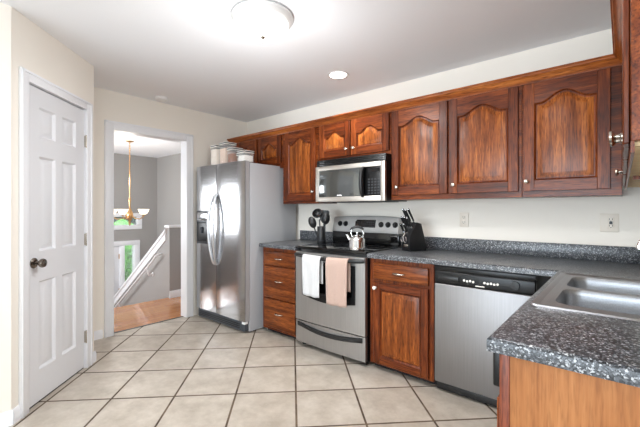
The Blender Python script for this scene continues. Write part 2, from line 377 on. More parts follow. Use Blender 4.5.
# baseboards
def bb(name, pts, m='trim', h=.085, t=.014):
    b = MB(); (xa, ya), (xb, yb) = pts; L = math.hypot(xb - xa, yb - ya); a = math.atan2(yb - ya, xb - xa)
    b.prism([(0, 0), (-t, 0), (-t, h - .02), (-t * .55, h - .008), (-t * .4, h), (0, h)], 0, L, 'x', m)
    return struct(b.build(name, loc=(xa, ya, 0), rotz=a))
bb('baseboard_pantry', ((-2.71, .402 + .005), (-2.71, -5.5)))
o = bpy.data.objects['baseboard_pantry']; o.rotation_euler = (0, 0, R(90)); o.location = (-2.71, -5.5, 0); o.scale = (1, 1, 1)
bb('baseboard_diagonal', ((0, 0), (DW0 - cw - .001, 0))); o = bpy.data.objects['baseboard_diagonal']; o.location = DO; o.rotation_euler = (0, 0, DR)
bb('baseboard_corner', ((0, 0), (DL - DW1 - cw - .001 + .012, 0))); o = bpy.data.objects['baseboard_corner']; o.location = DO + Vector((-1, 1, 0)) / s2 * (DW1 + cw + .001); o.rotation_euler = (0, 0, DR)
bb('baseboard_left', ((-3.87, 1.012), (-3.87, 1.335 - .085)))
bb('baseboard_landing', ((-4.9, 2.44), (-4.9, 3.75)), h=.1)
# doorway casing (kitchen side) and jambs
b = MB()
y0, y1, zt = 1.35, 2.125, 2.055; w = .085
for a0, a1 in ((y0 - w, y0), (y1, y1 + w)): b.box(-3.87, -3.852, a0, a1, 0, zt + w, 'trim', .004)
b.box(-3.857, -3.847, y0 - w + .003, y0 - w + .022, 0, zt + w - .003, 'trim', .003).box(-3.857, -3.847, y1 + w - .022, y1 + w - .003, 0, zt + w - .003, 'trim', .003)
b.box(-3.87, -3.852, y0, y1, zt, zt + w, 'trim', .004).box(-3.857, -3.847, y0 - w + .003, y1 + w - .003, zt + w - .022, zt + w - .003, 'trim', .003)
b.box(-3.99, -3.87, y0 - .015, y0, 0, zt, 'trim').box(-3.99, -3.87, y1, y1 + .015, 0, zt, 'trim').box(-3.99, -3.87, y0 - .015, y1 + .015, zt, zt + .015, 'trim')
struct(b.build('trim_3'))
struct(MB().box(-3.945, -3.925, y0, y1, 0, .004, 'dkgrey').build('trim_4'))

# foyer shell
struct(MB().box(-8.2, -3.99, 3.72, 3.84, -1.5, H, 'grey').build('wall_foyer_right'))
b = MB()   # far foyer wall with front door, sidelight and transom window openings
X0, X1 = -8.17, -8.05
for (ya, yb, za, zb) in ((-.6, 1.9, -1.5, H), (1.9, 3.30, .60, .86), (1.9, 3.30, 1.12, H), (3.30, 3.72, -1.5, H), (3.22, 3.30, -1.5, .60), (2.93, 3.03, -1.5, .6), (3.03, 3.22, -1.5, -.72)):
    b.box(X0, X1, ya, yb, za, zb, 'grey' if za > -1.4 or yb < 2 or ya > 3.25 else 'trim')
struct(b.build('wall_foyer_front'))
b = MB()
b.box(-8.05, -8.03, 3.225, 3.335, -1.5, .50, 'trim', .005).box(-8.05, -8.03, 1.86, 3.335, .50, .60, 'trim', .005).box(-8.05, -8.03, 2.945, 3.025, -1.5, .50, 'trim', .005)
b.box(-8.05, -8.035, 3.025, 3.225, -1.5, -.73, 'trim', .004)
struct(b.build('trim_5'))
fd = struct(bpy.data.objects.new('door_2', None)); C.objects.link(fd)
MB().box(-8.12, -8.075, 2.0, 2.93, -1.49, .5, 'doorw', .003).build('door_slab', fd)
for z in (.28, -.45, -1.2): MB().box(-8.075, -8.055, 2.915, 2.945, z - .05, z + .05, 'brass', .002).build('hinge', fd)
w1 = struct(MB().box(-8.1, -8.085, 3.03, 3.22, -.72, .5, 'leaded').build('window_1'))
w2 = struct(bpy.data.objects.new('window_2', None)); C.objects.link(w2)
MB().box(-8.05, -8.03, 1.82, 3.38, .84, .94, 'trim', .004).box(-8.05, -8.031, 3.27, 3.38, .941, 1.109, 'trim', .002).box(-8.05, -8.03, 1.82, 3.38, 1.11, 1.19, 'trim', .004).box(-8.05, -8.031, 1.82, 1.92, .941, 1.109, 'trim', .002).build('window_frame', w2)
MB().box(-8.12, -8.11, 1.9, 3.29, .86, 1.25, 'glass').build('window_pane', w2)
# left foyer wall; its unseen wide window is added for the refrigerator reflection
b = MB()
for xa, xb, za, zb in ((-8.05, -8.0, -1.5, H), (-4.95, -3.99, -1.5, H), (-8.0, -4.95, -1.5, .82), (-8.0, -4.95, 1.72, H)): b.box(xa, xb, -.42, -.3, za, zb, 'grey')
struct(b.build('wall_foyer_left'))
w3 = struct(bpy.data.objects.new('window_added_foyer', None)); C.objects.link(w3)
b = MB()
for z in (.78, 1.70): b.box(-8.04, -4.9, -.3, -.28, z, z + .06, 'trim')
for z in (1.02, 1.2, 1.42): b.box(-8.0, -4.95, -.39, -.35, z - .012, z + .012, 'trim')
for x in (-8.0, -6.3, -5.0): b.box(x, x + .05, -.4, -.3, .82, 1.72, 'trim')
b.build('window_frame', w3)
# knee walls: guard wall beside the landing and the sloping stair wall with its cap
struct(MB().box(-5.0, -4.9, 2.44, 3.72, 0, 1.0, 'grey').build('wall_guard'))
struct(MB().box(-5.02, -4.875, 2.42, 3.72, 1.0, 1.035, 'trim', .006).build('trim_6'))
sl = (.917 + .44) / (-5.03 + 7.09); 
def capz(x): return .90 + (x + 5.03) * sl
struct(MB().prism([(-7.6, -1.5), (-5.0, -1.5), (-5.0, capz(-5.0)), (-7.6, capz(-7.6))], 2.44, 2.54, 'y', 'grey').build('wall_stair'))
b = MB(); b.prism([(-7.6, capz(-7.6)), (-5.0, capz(-5.0)), (-4.98, capz(-4.98) + .05), (-7.6, capz(-7.6) + .04)], 2.41, 2.57, 'y', 'trim', .004)
b.prism([(-7.6, capz(-7.6) - .10), (-5.0, capz(-5.0) - .10), (-5.0, capz(-5.0)), (-7.6, capz(-7.6))], 2.425, 2.44, 'y', 'trim')
struct(b.build('trim_7'))
hr = thing('stair_handrail', 'white sloping handrail on brackets along the grey stair wall', 'handrail', (-5.1, 2.38, 0))
b = MB(); P = [(-5.14, capz(-5.14) - .24), (-5.2, capz(-5.2) - .255), (-7.4, capz(-7.4) - .255)]
b.tube([(x + 5.1, -.03, z) for x, z in P], .014, 'trim'); b.tube([(-.02, .055, P[0][1] + .02), (-.02, .02, P[0][1] + .02), (-.04, -.03, P[0][1])], .013, 'trim'); b.build('rail', hr)
for x in (-5.42, -6.5):
    MB().tube([(x + 5.1, .05, capz(x) - .36), (x + 5.1, .0, capz(x) - .37), (x + 5.1, -.03, capz(x) - .27)], .012, 'trim').lathe([(0, 0), (.03, 0), (.03, .006), (0, .012)], 'trim', mtx=TR(x + 5.1, .06, capz(x) - .36, rx=R(90))).build('bracket', hr)
b = MB()
for k in range(7): b.box(-4.952 - .27 * (k + 1), -4.952 - .27 * k, 1.3, 2.42, -1.5, -.188 * (k + 1), 'planks', .004)
tag(b.build('staircase'), 'wooden stairs descending from the landing beside the sloping wall', 'stairs')

# dining side, behind the camera
struct(MB().box(.36, .48, .93, 3.0, 0, H, 'cream').build('wall_right'))
struct(MB().box(.48, 4.6, .93, 1.05, 0, H, 'cream').build('wall_dining_back'))
b = MB()
for xa, xb, za, zb in ((-2.71, -2.65, 0, H), (1.45, 4.6, 0, H), (-2.65, 1.45, 2.12, H), (-2.65, 1.45, 0, .16)): b.box(xa, xb, -5.6, -5.5, za, zb, 'cream')
struct(b.build('wall_dining_front'))
b = MB()
for ya, yb, za, zb in ((-5.5, -3.2, 0, H), (.1, .93, 0, H), (-3.2, .1, 0, .78), (-3.2, .1, 2.12, H)): b.box(4.6, 4.7, ya, yb, za, zb, 'cream')
struct(b.build('wall_dining_right'))
b = MB()
for x in (-2.65, -1.62, -.60, .41, 1.40): b.box(x, x + .05, -5.56, -5.5, .16, 2.12, 'trim')
b.box(-2.65, 1.45, -5.56, -5.5, .16, .21, 'trim').box(-2.65, 1.45, -5.56, -5.5, 2.07, 2.12, 'trim')
struct(b.build('window_added_patio'))  # unseen window, added to bring light from behind the camera
b = MB()
for y in (-3.2, -1.57, .05): b.box(4.6, 4.65, y, y + .05, .78, 2.12, 'trim')
b.box(4.6, 4.65, -3.2, .1, 1.42, 1.47, 'trim')
struct(b.build('window_added_dining'))  # unseen window, added for side light across the kitchen
# outside, seen through the foyer glass
struct(MB().box(-18, -8.3, -6, 12, -2.65, -1.7, 'lawn').build('ground_outside'))
sh = MB()
for k in range(26):
    ry = R(random.uniform(-25, 25)); p = (random.uniform(-.5, .5), random.uniform(-1.2, 1.2), random.uniform(.3, 2.3))
    bb_ = bmesh.new(); bmesh.ops.create_icosphere(bb_, subdivisions=2, radius=random.uniform(.35, .6))
    for v in bb_.verts: v.co *= random.uniform(.82, 1.15)
    sh.merge(bb_, 'leaf', Matrix.Translation(p))
tag(sh.build('shrub', loc=(-10.6, 4.3, -1.7)), 'green leafy shrub outside, seen through the narrow sidelight', 'shrub')

M['darkleaf'] = plain('dark_teal_foliage', (44, 82, 74), .8, noise=.9); M['bark'] = plain('bark', (80, 64, 50), .9, noise=.8)
for x, y, lb in ((-13.5, 5.6, 'dark teal leafy tree outside, right in the small transom window'), (-13.0, 1.2, 'dark teal leafy tree outside, left in the small transom window')):
    t = thing('tree', lb, 'tree', (x, y, -1.7), 0, 'trees outside the foyer')
    MB().tube([(0, 0, 0), (.05, 0, 1.2), (0, .05, 2.6)], [.14, .11, .07], 'bark').build('trunk', t)
    q = MB()
    for k in range(34):
        a = random.uniform(0, 6.28); rr_ = random.uniform(.1, 1.25); p = (rr_ * cos(a), rr_ * sin(a), random.uniform(1.2, 4.6))
        bb_ = bmesh.new(); bmesh.ops.create_icosphere(bb_, subdivisions=2, radius=random.uniform(.4, .75))
        for v in bb_.verts: v.co *= random.uniform(.8, 1.18)
        q.merge(bb_, 'darkleaf', Matrix.Translation(p))
    q.build('foliage', t)

# ------------------------------------------------------------------ cabinet joinery
def arch_s(t, k=.80):
    t = abs(t); return 0 if t >= k else (.5 * (1 + cos(pi * t / k))) ** .82
def panel_door(b, x0, x1, z0, z1, y, arch=0.0, st=.062, rt=.074, rb=.07, th=.02, N=22):
    """frame-and-raised-panel door; front face at y, thickness backwards. arch = rise of the cathedral top"""
    xi0, xi1, zi0 = x0 + st, x1 - st, z0 + rb; N = N if arch else 1
    zt = z1 - rt
    def top(x, o=0.0):
        if not arch: return zt - o
        t = (x - (xi0 + xi1) / 2) / ((xi1 - xi0) / 2); t = max(-1, min(1, t))
        return zt - arch * (1 - arch_s(t)) - o
    # stiles and rails
    b.box(x0, xi0, y, y + th, z0, z1, 'wv', .0025, 1); b.box(xi1, x1, y, y + th, z0, z1, 'wv', .0025, 1)
    b.box(xi0 - .0005, xi1 + .0005, y + .0003, y + th, z0, zi0, 'wh', .0015, 1)
    px = [xi0 + (xi1 - xi0) * i / N for i in range(N + 1)]
    b.prism([(x, top(x)) for x in px] + [(xi1, z1), (xi0, z1)], y + .0003, y + th, 'y', 'wh')
    def ring(o, yy):
        pts = [(xi0 + o, yy, zi0 + o), (xi1 - o, yy, zi0 + o)]
        for i in range(N, -1, -1):
            x = px[i]; xx = min(max(x, xi0 + o), xi1 - o); xx = (xi0 + o) + (xi1 - xi0 - 2 * o) * (x - xi0) / (xi1 - xi0)
            pts.append((xx, yy, top(x, o)))
        return pts
    b.loft([ring(0, y), ring(.005, y + .004), ring(.009, y + .011)], 'wv')
    b.loft([ring(.009, y + .011), ring(.016, y + .011)], 'wv')
    b.loft([ring(.016, y + .011), ring(.044, y + .0025), ring(.047, y + .002)], 'wp', cap1=True)
def knob(parent, x, y, z, m='nickel', r=.0145):
    return MB().lathe([(0, 0), (.009, 0), (.009, .003), (.006, .006), (.006, .014), (r * .8, .018), (r, .022), (r * .95, .027), (r * .5, .030), (0, .031)], m, 16, mtx=TR(x, y, z, rx=R(90))).build('knob', parent)
def pull(parent, x, y, z, wd=.095):
    pts = [(x - wd / 2, y, z), (x - wd / 2 + .004, y - .018, z + .001), (x - wd / 4, y - .026, z), (x, y - .028, z - .001), (x + wd / 4, y - .026, z), (x + wd / 2 - .004, y - .018, z + .001), (x + wd / 2, y, z)]
    return MB().tube(pts, [.006, .005, .0055, .008, .0055, .005, .006], 'nickel', 10).build('pull', parent)
YF = -.305          # face of an upper carcass in its own frame (back at y=0)
def upper(x0, x1, z0, doors, label, arch, group='oak wall cabinets over the counters', z1=2.10, origin=None, rotz=0, ymul=1):
    org = origin or (x0, 2.995, z0)
    t = thing('wall_cabinet', label, 'cabinet', org, rotz, group)
    W_, Hh = x1 - x0, z1 - z0
    b = MB(); b.box(.0005, W_ - .0005, YF + .018, 0, 0, Hh, 'wv').box(.0008, W_ - .0008, YF, YF + .018, -.002, Hh, 'wh', .0015, 1)
    b.build('carcass', t)
    for dx0, dx1, dz0, dz1, kx in doors:
        d = MB(); panel_door(d, dx0 - x0, dx1 - x0, dz0 - z0, dz1 - z0, YF - .0205, arch)
        dd = d.build('door', t)
        if kx is not None: knob(dd, kx[0] - x0, YF - .0205, kx[1] - z0)
    return t
g = 'dark cherry wall cabinets'
upper(-3.80, -2.828, 1.72, [(-3.62, -3.26, 1.762, 2.082, None), (-3.235, -2.85, 1.762, 2.082, None)], 'low wall cabinet above the refrigerator with two small arched doors', .06, g)
upper(-2.828, -2.318, 1.322, [(-2.788, -2.346, 1.352, 2.084, (-2.373, 1.44))], 'tall narrow wall cabinet left of the microwave, one arched door', .06, g)
upper(-2.318, -1.498, 1.735, [(-2.290, -1.918, 1.760, 2.084, (-1.952, 1.822)), (-1.908, -1.512, 1.760, 2.084, (-1.872, 1.822))], 'short wall cabinet above the microwave with two small arched doors', .055, g)
upper(-1.498, -.512, 1.340, [(-1.482, -1.012, 1.377, 2.084, (-1.432, 1.442)), (-.998, -.532, 1.377, 2.084, (-.962, 1.440))], 'wide wall cabinet right of the microwave with two tall arched doors', .06, g)
upper(-.512, .0, 1.340, [(-.500, -.052, 1.377, 2.084, (-.480, 1.440))], 'wall cabinet in the right corner with one broad arched door', .06, g)
# right-hand run, seen edge-on: local x runs towards the camera
def side_run(yfar, ynear, label, doors, end):
    t = thing('wall_cabinet', label, 'cabinet', (.352, yfar, 1.365), R(-90), g)
    L = yfar - ynear; b = MB(); f = -.3395
    b.box(0, L - .018, f + .018, 0, .022, .737, 'wv').box(0, L, f, f + .018, .022, .737, 'wh', .0015, 1).box(0, L, f, f + .006, -.001, .022, 'wh').box(L - .018, L, f + .0182, 0, 0, .737, 'wv')
    b.box(0, L - .018, -.018, 0, 0, .022, 'raw').box(.0, L - .02, f + .0062, -.018, .014, .0218, 'raw')
    b.build('carcass', t)
    for a0, a1, kx, kz in doors:
        d = MB(); panel_door(d, a0, a1, .020, .722, f - .0120, .06, th=.0115); dd = d.build('door', t); knob(dd, kx, f - .0120, kz, r=.0155)
    return t
side_run(2.655, 1.77, 'far wall cabinet of the right-hand run, seen edge-on', [(.015, .290, .262, .078), (.298, .87, .33, .078)], 0)
side_run(1.769, .93, 'near wall cabinet at the right edge, end panel towards the viewer', [(.02, .515, .485, .078), (.523, .82, .560, .078)], 1)

# crown molding: profile swept with a mitre at the inside corner
prof = [(0, 2.088), (.010, 2.088), (.013, 2.098), (.018, 2.103), (.022, 2.112), (.036, 2.126), (.043, 2.130), (.046, 2.138), (.052, 2.140), (.052, 2.149), (0, 2.149)]
fy = 2.995 - .305 - .0005
t = thing('crown_molding', 'stained crown molding running along the top of the wall cabinets', 'molding', (0, 0, 0))
fx = .012
b = MB(); b.loft([[(-3.80 - 0, fy - o, z) for o, z in prof], [(fx - o, fy - o, z) for o, z in prof]], 'crown', cap0=True, cap1=False)
b.build('crown_back', t)
b = MB(); b.loft([[(fx - o, fy - o, z) for o, z in prof], [(fx - o, .93, z) for o, z in prof]], 'crown_y', cap1=True)
b.build('crown_right', t)

# base cabinets (own frame: back at y=0, face at -.575)
def base(x0, x1, label, group='cherry base cabinets', fy=2.405, top=.874, kick=.045):
    t = thing('base_cabinet', label, 'cabinet', (x0, 2.99, 0), 0, group)
    D = 2.99 - fy
    b = MB().box(0, x1 - x0, -D + .018, 0, kick, top, 'wv').box(.0005, x1 - x0 - .0005, -D, -D + .018, kick, top, 'wv', .0015, 1)
    b.box(.005, x1 - x0 - .005, -D + .06, -D + .075, 0, kick + .01, 'dark').build('carcass', t)
    return t, -D
t, f = base(-2.828, -2.326, 'three-drawer cherry base cabinet between the refrigerator and the range')
for (za, zb, sh_) in ((.700, .838, .771), (.372, .686, .565), (.072, .356, .225)):
    d = MB().box(.04, .478, f - .02, f - .0005, za, zb, 'wd', .006, 3).box(.040, .478, f - .0165, f - .0005, za, zb, 'wd', .001)
    dd = d.build('drawer', t); pull(dd, .262, f - .0198, sh_ if sh_ != .565 else .548)
t, f = base(-1.528, -1.002, 'base cabinet right of the range with one drawer over a panelled door')
d = MB().box(.040, .490, f - .02, f - .0005, .715, .838, 'wd', .006, 3); dd = d.build('drawer', t); pull(dd, .265, f - .0198, .776)
d = MB(); panel_door(d, .040, .490, .060, .690, f - .0205, 0, st=.058, rt=.055, rb=.055); dd = d.build('door', t); knob(dd, .062, f - .0205, .648, m='plate')

# peninsula base (faces -x) with birch end panel towards the camera
t = thing('sink_base_cabinet', 'peninsula sink cabinet with pale wood end panel at lower right', 'cabinet', (0, 0, 0))
MB().box(-.245, -.225, 1.045, 2.36, .045, .874, 'wv').box(-.225, .35, 1.045, 1.065, .0, .874, 'wv').box(-.225, -.2, 1.05, 2.36, .0, .06, 'dark').build('carcass', t)
MB().box(-.225, .355, 1.034, 1.045, 0, .872, 'ply').build('end_panel', t, label='pale orange birch veneer end panel')
MB().box(-.250, -.2255, 1.031, 1.0455, 0, .872, 'redwood', .0015).build('corner_stile', t, label='reddish stained corner stile')
d = MB(); panel_door(d, 0, .42, .06, .73, -.0205 , 0); dd = d.build('door', t); dd.location = (-.2455, 1.49, 0); dd.rotation_euler = (0, 0, R(-90))
d = MB(); panel_door(d, 0, .42, .06, .73, -.0205, 0); dd = d.build('door', t); dd.location = (-.2455, 1.93, 0); dd.rotation_euler = (0, 0, R(-90))
MB().box(-.2745, -.2510, 1.0600, 1.48, .762, .868, 'black', .006, 3).build('tilt_tray', t, label='black rounded panel just below the counter edge')

# ------------------------------------------------------------------ countertops
CT, CB = .914, .876
def slab(xs, ys, keep, name, bevel=.010):
    b = bmesh.new(); V = {}
    def vv(i, j):
        if (i, j) not in V: V[(i, j)] = b.verts.new((xs[i], ys[j], CT))
        return V[(i, j)]
    fs = [b.faces.new((vv(i, j), vv(i + 1, j), vv(i + 1, j + 1), vv(i, j + 1))) for i in range(len(xs) - 1) for j in range(len(ys) - 1) if keep(i, j)]
    r = bmesh.ops.extrude_face_region(b, geom=fs); nv = [e for e in r['geom'] if isinstance(e, bmesh.types.BMVert)]
    for v in nv: v.co.z = CB
    bmesh.ops.recalc_face_normals(b, faces=b.faces[:])
    ed = [e for e in b.edges if len(e.link_faces) == 2 and abs(e.verts[0].co.z - CT) < 1e-5 and abs(e.verts[1].co.z - CT) < 1e-5 and e.calc_face_angle(0) > 1]
    if bevel: bmesh.ops.bevel(b, geom=ed, offset=bevel, segments=3, affect='EDGES', profile=.5)
    m = MB(); m.merge(b, 'counter'); return m.build(name)
c1 = slab([-2.845, -2.322], [2.362, 2.992], lambda i, j: True, 'countertop')
tag(c1, 'short dark speckled countertop between the refrigerator and the range', 'countertop')
MB().box(-2.845, -2.322, 2.972, 2.9925, CT, 1.018, 'counter', .003).build('backsplash', c1)
HX0, HX1, HY0, HY1 = -.205, .255, 1.475, 2.235
c2 = slab([-1.530, -.275, HX0, HX1, .355], [1.005, HY0, HY1, 2.362, 2.992], lambda i, j: (j == 3) or (i > 0 and not (i == 2 and j == 1)), 'countertop')
tag(c2, 'long dark speckled countertop turning into the sink peninsula', 'countertop')
MB().box(-1.530, .335, 2.972, 2.9925, CT, 1.018, 'counter', .003).build('backsplash', c2)
MB().box(.335, .355, 1.02, 2.9925, CT, 1.018, 'counter', .003).build('side_splash', c2)

# ------------------------------------------------------------------ sink
t = thing('kitchen_sink', 'double-bowl stainless drop-in sink set in the peninsula countertop', 'sink', (.03, 1.855, CT))
def rrect(x0, x1, y0, y1, r, z, n=6):
    P = []
    for cx_, cy_, a in ((x1 - r, y0 + r, -90), (x1 - r, y1 - r, 0), (x0 + r, y1 - r, 90), (x0 + r, y0 + r, 180)):
        for k in range(n + 1): q = R(a + 90 * k / n); P.append((cx_ + r * cos(q), cy_ + r * sin(q), z))
    return P
ox, oy = .03, 1.855
SX0, SX1, SY0, SY1 = -.252 - ox, .31 - ox, 1.435 - oy, 2.275 - oy
bowls = [(-.190 - ox, .215 - ox, 1.515 - oy, 1.835 - oy), (-.190 - ox, .215 - ox, 1.875 - oy, 2.195 - oy)]
b = MB()
b.loft([rrect(SX0, SX1, SY0, SY1, .03, .0005), rrect(SX0 + .004, SX1 - .004, SY0 + .004, SY1 - .004, .028, .006), rrect(SX0 + .016, SX1 - .016, SY0 + .016, SY1 - .016, .02, .0055), rrect(SX0 + .026, SX1 - .026, SY0 + .026, SY1 - .026, .015, .002)], 'sink', smooth=True)
# deck with two holes: strips around the bowls
zx = .002; a0, a1, d0, d1 = SX0 + .026, SX1 - .026, SY0 + .026, SY1 - .026
def deck(x0, x1, y0, y1, bx0, bx1, by0, by1):
    n = 6; O = []; I = rrect(bx0, bx1, by0, by1, .06, zx, n)
    for k, (px_, py_) in enumerate(((x1, y0), (x1, y1), (x0, y1), (x0, y0))):
        for i in range(n + 1): O.append((px_, py_, zx))
    bb2 = bmesh.new(); Vi = [bb2.verts.new(p) for p in I]; N = len(I)
    Vc = [bb2.verts.new((px_, py_, zx)) for px_, py_ in ((x1, y0), (x1, y1), (x0, y1), (x0, y0))]
    for k in range(4):
        for i in range(n): bb2.faces.new((Vc[k], Vi[k * (n + 1) + i], Vi[k * (n + 1) + i + 1]))
        bb2.faces.new((Vc[k], Vi[k * (n + 1) + n], Vi[((k + 1) * (n + 1)) % N], Vc[(k + 1) % 4]))
    b.merge(bb2, 'sink')
ym = (bowls[0][3] + bowls[1][2]) / 2
deck(a0, a1, d0, ym, *bowls[0]); deck(a0, a1, ym, d1, *bowls[1])
b.build('rim', t)
for bx0, bx1, by0, by1 in bowls:
    q = MB(); L = [rrect(bx0, bx1, by0, by1, .06, zx)]
    for o, z in ((.003, -.004), (.006, -.02), (.010, -.14), (.02, -.17), (.045, -.185)): L.append(rrect(bx0 + o, bx1 - o, by0 + o, by1 - o, max(.06 - o * .3, .03), z))
    q.loft(L, 'sink', cap1=True, smooth=True); bo = q.build('bowl', t)
    MB().lathe([(0, .002), (.03, .002), (.042, .004), (.045, 0)], 'chrome', 24, mtx=TR((bx0 + bx1) / 2, (by0 + by1) / 2, -.1845)).build('drain', bo)
t = thing('faucet', 'chrome faucet at the back of the sink, its spout tip at the frame edge', 'faucet', (.262, 1.855, CT + .0055))
MB().lathe([(.026, 0), (.026, .008), (.018, .02), (.014, .09), (.013, .12), (0, .121)], 'chrome').tube([(0, 0, .1), (-.01, 0, .19), (-.05, 0, .235), (-.10, 0, .245), (-.16, 0, .235), (-.205, 0, .205), (-.212, 0, .18)], .012, 'chrome', 14).build('spout', t)
MB().tube([(0, 0, .1), (.0, .03, .125), (.0, .07, .14)], [.009, .008, .006], 'chrome').build('lever', t)

# ------------------------------------------------------------------ refrigerator
t = thing('refrigerator', 'side-by-side stainless steel refrigerator with curved handles and ice dispenser', 'refrigerator', (-3.785, 2.2, 0))
FW = .905; FH = 1.752
MB().box(.004, FW, .075, .745, .015, FH - .015, 'fridgeside', .004).box(.03, .06, .3, .35, 0, .02, 'black').box(.85, .88, .1, .15, 0, .02, 'black').build('body', t, label='grey textured side body')
def bow(x0, x1, z0, z1, name, lab=None, holes=None):
    b = MB(); N = 10; loops = []
    for i in range(N + 1):
        x = x0 + (x1 - x0) * i / N; u = (x - x0) / (x1 - x0) * 2 - 1; y = .004 + .009 * abs(u) ** 3.5
        loops.append([(x, .07, z0), (x, y, z0), (x, y, z1), (x, .07, z1)])
    b.loft(loops, 'steel', close=True, cap0=True)
    b.box(x1 - .0015, x1, .0205, .07, z0, z1, 'edge').box(x1 - .004, x1 + .0005, .0195, .024, z0, z1, 'edge')
    return b.build(name, t)
d1_ = bow(0, .398, .125, FH, 'freezer_door'); d2_ = bow(.404, FW, .125, FH, 'refrigerator_door')
for me in (d1_.data, d2_.data):
    for p in me.polygons: p.use_smooth = p.normal.y < -.5
for me in (d1_.data, d2_.data): me.set_sharp_from_angle(angle=R(38))
MB().box(.02, FW - .02, .022, .075, .02, .122, 'grille', .006).box(.05, FW - .1, .018, .0225, .042, .052, 'black').box(.05, FW - .1, .018, .0225, .062, .072, 'black').box(.05, FW - .1, .018, .0225, .082, .092, 'black').build('toe_grille', t)
MB().box(FW - .05, FW - .005, .01, .055, .098, .123, 'white', .004).build('hinge_cap', t)
def fh(x, parent):
    pts = []; n = 20
    for i in range(n + 1):
        u = i / n; z = .66 + (1.43 - .66) * u; y = .006 - .062 * sin(pi * u) ** .55
        xo = (x - .2 * 0) + (-.030 if parent is d1_ else .030) * (sin(pi * u)) ** .9
        pts.append((xo, y, z))
    return MB().tube(pts, .0165, 'white', 12, sx=.85).build('handle', parent, label='curved satin silver handle')
M['handle'] = plain('satin_silver_handle', (206, 207, 210), .25, .9)
for x, p in ((.382, d1_), (.420, d2_)):
    o = fh(x, p); o.data.materials[0] = M['handle']
b = MB().box(.025, .265, -.004, .02, .87, 1.245, 'dkgrey', .006).box(.045, .245, -.0065, -.003, 1.135, 1.225, 'steel', .004)
dp = b.build('ice_dispenser', d1_, label='grey ice and water dispenser')
MB().box(.05, .24, -.0075, -.002, .90, 1.115, 'black', .01, 3).build('recess', dp)
MB().tube([(.145, -.018, 1.06), (.145, -.014, .99)], .02, 'grille', 12).build('paddle', dp)
MB().box(.07, .22, -.0075, -.0064, 1.15, 1.165, 'dkgrey').build('button_strip', dp)
MB().box(FW - .10, FW - .045, .009, .0135, 1.685, 1.700, 'white', .003).build('emblem', d2_)

# containers on the refrigerator
def canister(x, y, wx, wy, hh, fill, label, lid='dkgrey', fh_=.75):
    t = thing('storage_canister', label, 'container', (x, y, FH + .001), R(-4), 'clear canisters on the refrigerator')
    MB().box(-wx / 2, wx / 2, -wy / 2, wy / 2, 0, hh, 'clear', .006).build('jar', t)
    MB().box(-wx / 2 + .006, wx / 2 - .006, -wy / 2 + .006, wy / 2 - .006, .005, hh * fh_, fill, .006).build('contents', t)
    MB().box(-wx / 2 - .004, wx / 2 + .004, -wy / 2 - .004, wy / 2 + .004, hh, hh + .008, 'plate', .003).box(-wx / 2 - .001, wx / 2 + .001, -wy / 2 - .001, wy / 2 + .001, hh + .006, hh + .020, lid, .003).box(-wx / 2 - .004, wx / 2 + .004, -wy / 2 - .004, wy / 2 + .004, hh + .0195, hh + .025, 'plate', .002).build('lid', t)
M['flour'] = plain('flour', (232, 220, 206), .9, noise=.4); M['cereal'] = plain('brown_cereal', (140, 80, 34), .8, noise=.9); M['pale'] = plain('pale_pink_contents', (222, 196, 176), .9, noise=.5)
canister(-3.53, 2.34, .13, .14, .21, 'flour', 'tall clear canister of white flour, leftmost on the refrigerator', fh_=.9)
canister(-3.385, 2.36, .13, .14, .23, 'pale', 'tallest clear canister with pale pinkish contents on the refrigerator', fh_=.82)
canister(-3.25, 2.36, .11, .13, .155, 'cereal', 'clear canister of brown cereal on the refrigerator')
canister(-3.13, 2.38, .07, .12, .085, 'flour', 'small low clear container, second from right on the refrigerator')
canister(-3.02, 2.33, .125, .12, .095, 'plate', 'low wide white-filled container at the refrigerator front right corner')

# ------------------------------------------------------------------ range
rx0, rx1 = -2.312, -1.540; RW = rx1 - rx0
t = thing('electric_range', 'stainless electric range with black glass cooktop and two hanging towels', 'range', (rx0, 2.36, 0))
MB().box(.003, RW - .003, .03, .625, .03, .898, 'black', .003).box(.03, .06, .06, .1, 0, .03, 'black').box(RW - .06, RW - .03, .06, .1, 0, .03, 'black').box(.03, .06, .5, .55, 0, .03, 'black').box(RW - .06, RW - .03, .5, .55, 0, .03, 'black').build('body', t)
ct = MB().box(0, RW, .0, .565, .898, .922, 'blackgloss', .006, 3).build('cooktop', t)
def ringm(cx, cy, r):
    return MB().lathe([(r, 0), (r + .003, .0006), (r + .006, 0)], 'dkgrey', 40, mtx=TR(cx, cy, .9221), cap=False)
for cx, cy, r in ((.2, .17, .10), (.57, .17, .085), (.2, .42, .075), (.57, .42, .10)): ringm(cx, cy, r).build('burner_ring', ct)
dr = MB(); N = 14
def bowed(z0, z1, y0, m, o, x0=.004, x1=RW - .004):
    loops = []
    for i in range(N + 1):
        x = x0 + (x1 - x0) * i / N; u = 2 * i / N - 1; y = y0 + .008 * u * u
        loops.append([(x, .029, z0), (x, y, z0), (x, y, z1), (x, .029, z1)])
    o.loft(loops, m, cap0=True, cap1=True); return o
bowed(.248, .872, -.012, 'steelv', dr)
od = dr.build('oven_door', t)
b = MB(); bowed(.045, .238, -.008, 'steelv', b)
sd = b.build('storage_drawer', t)
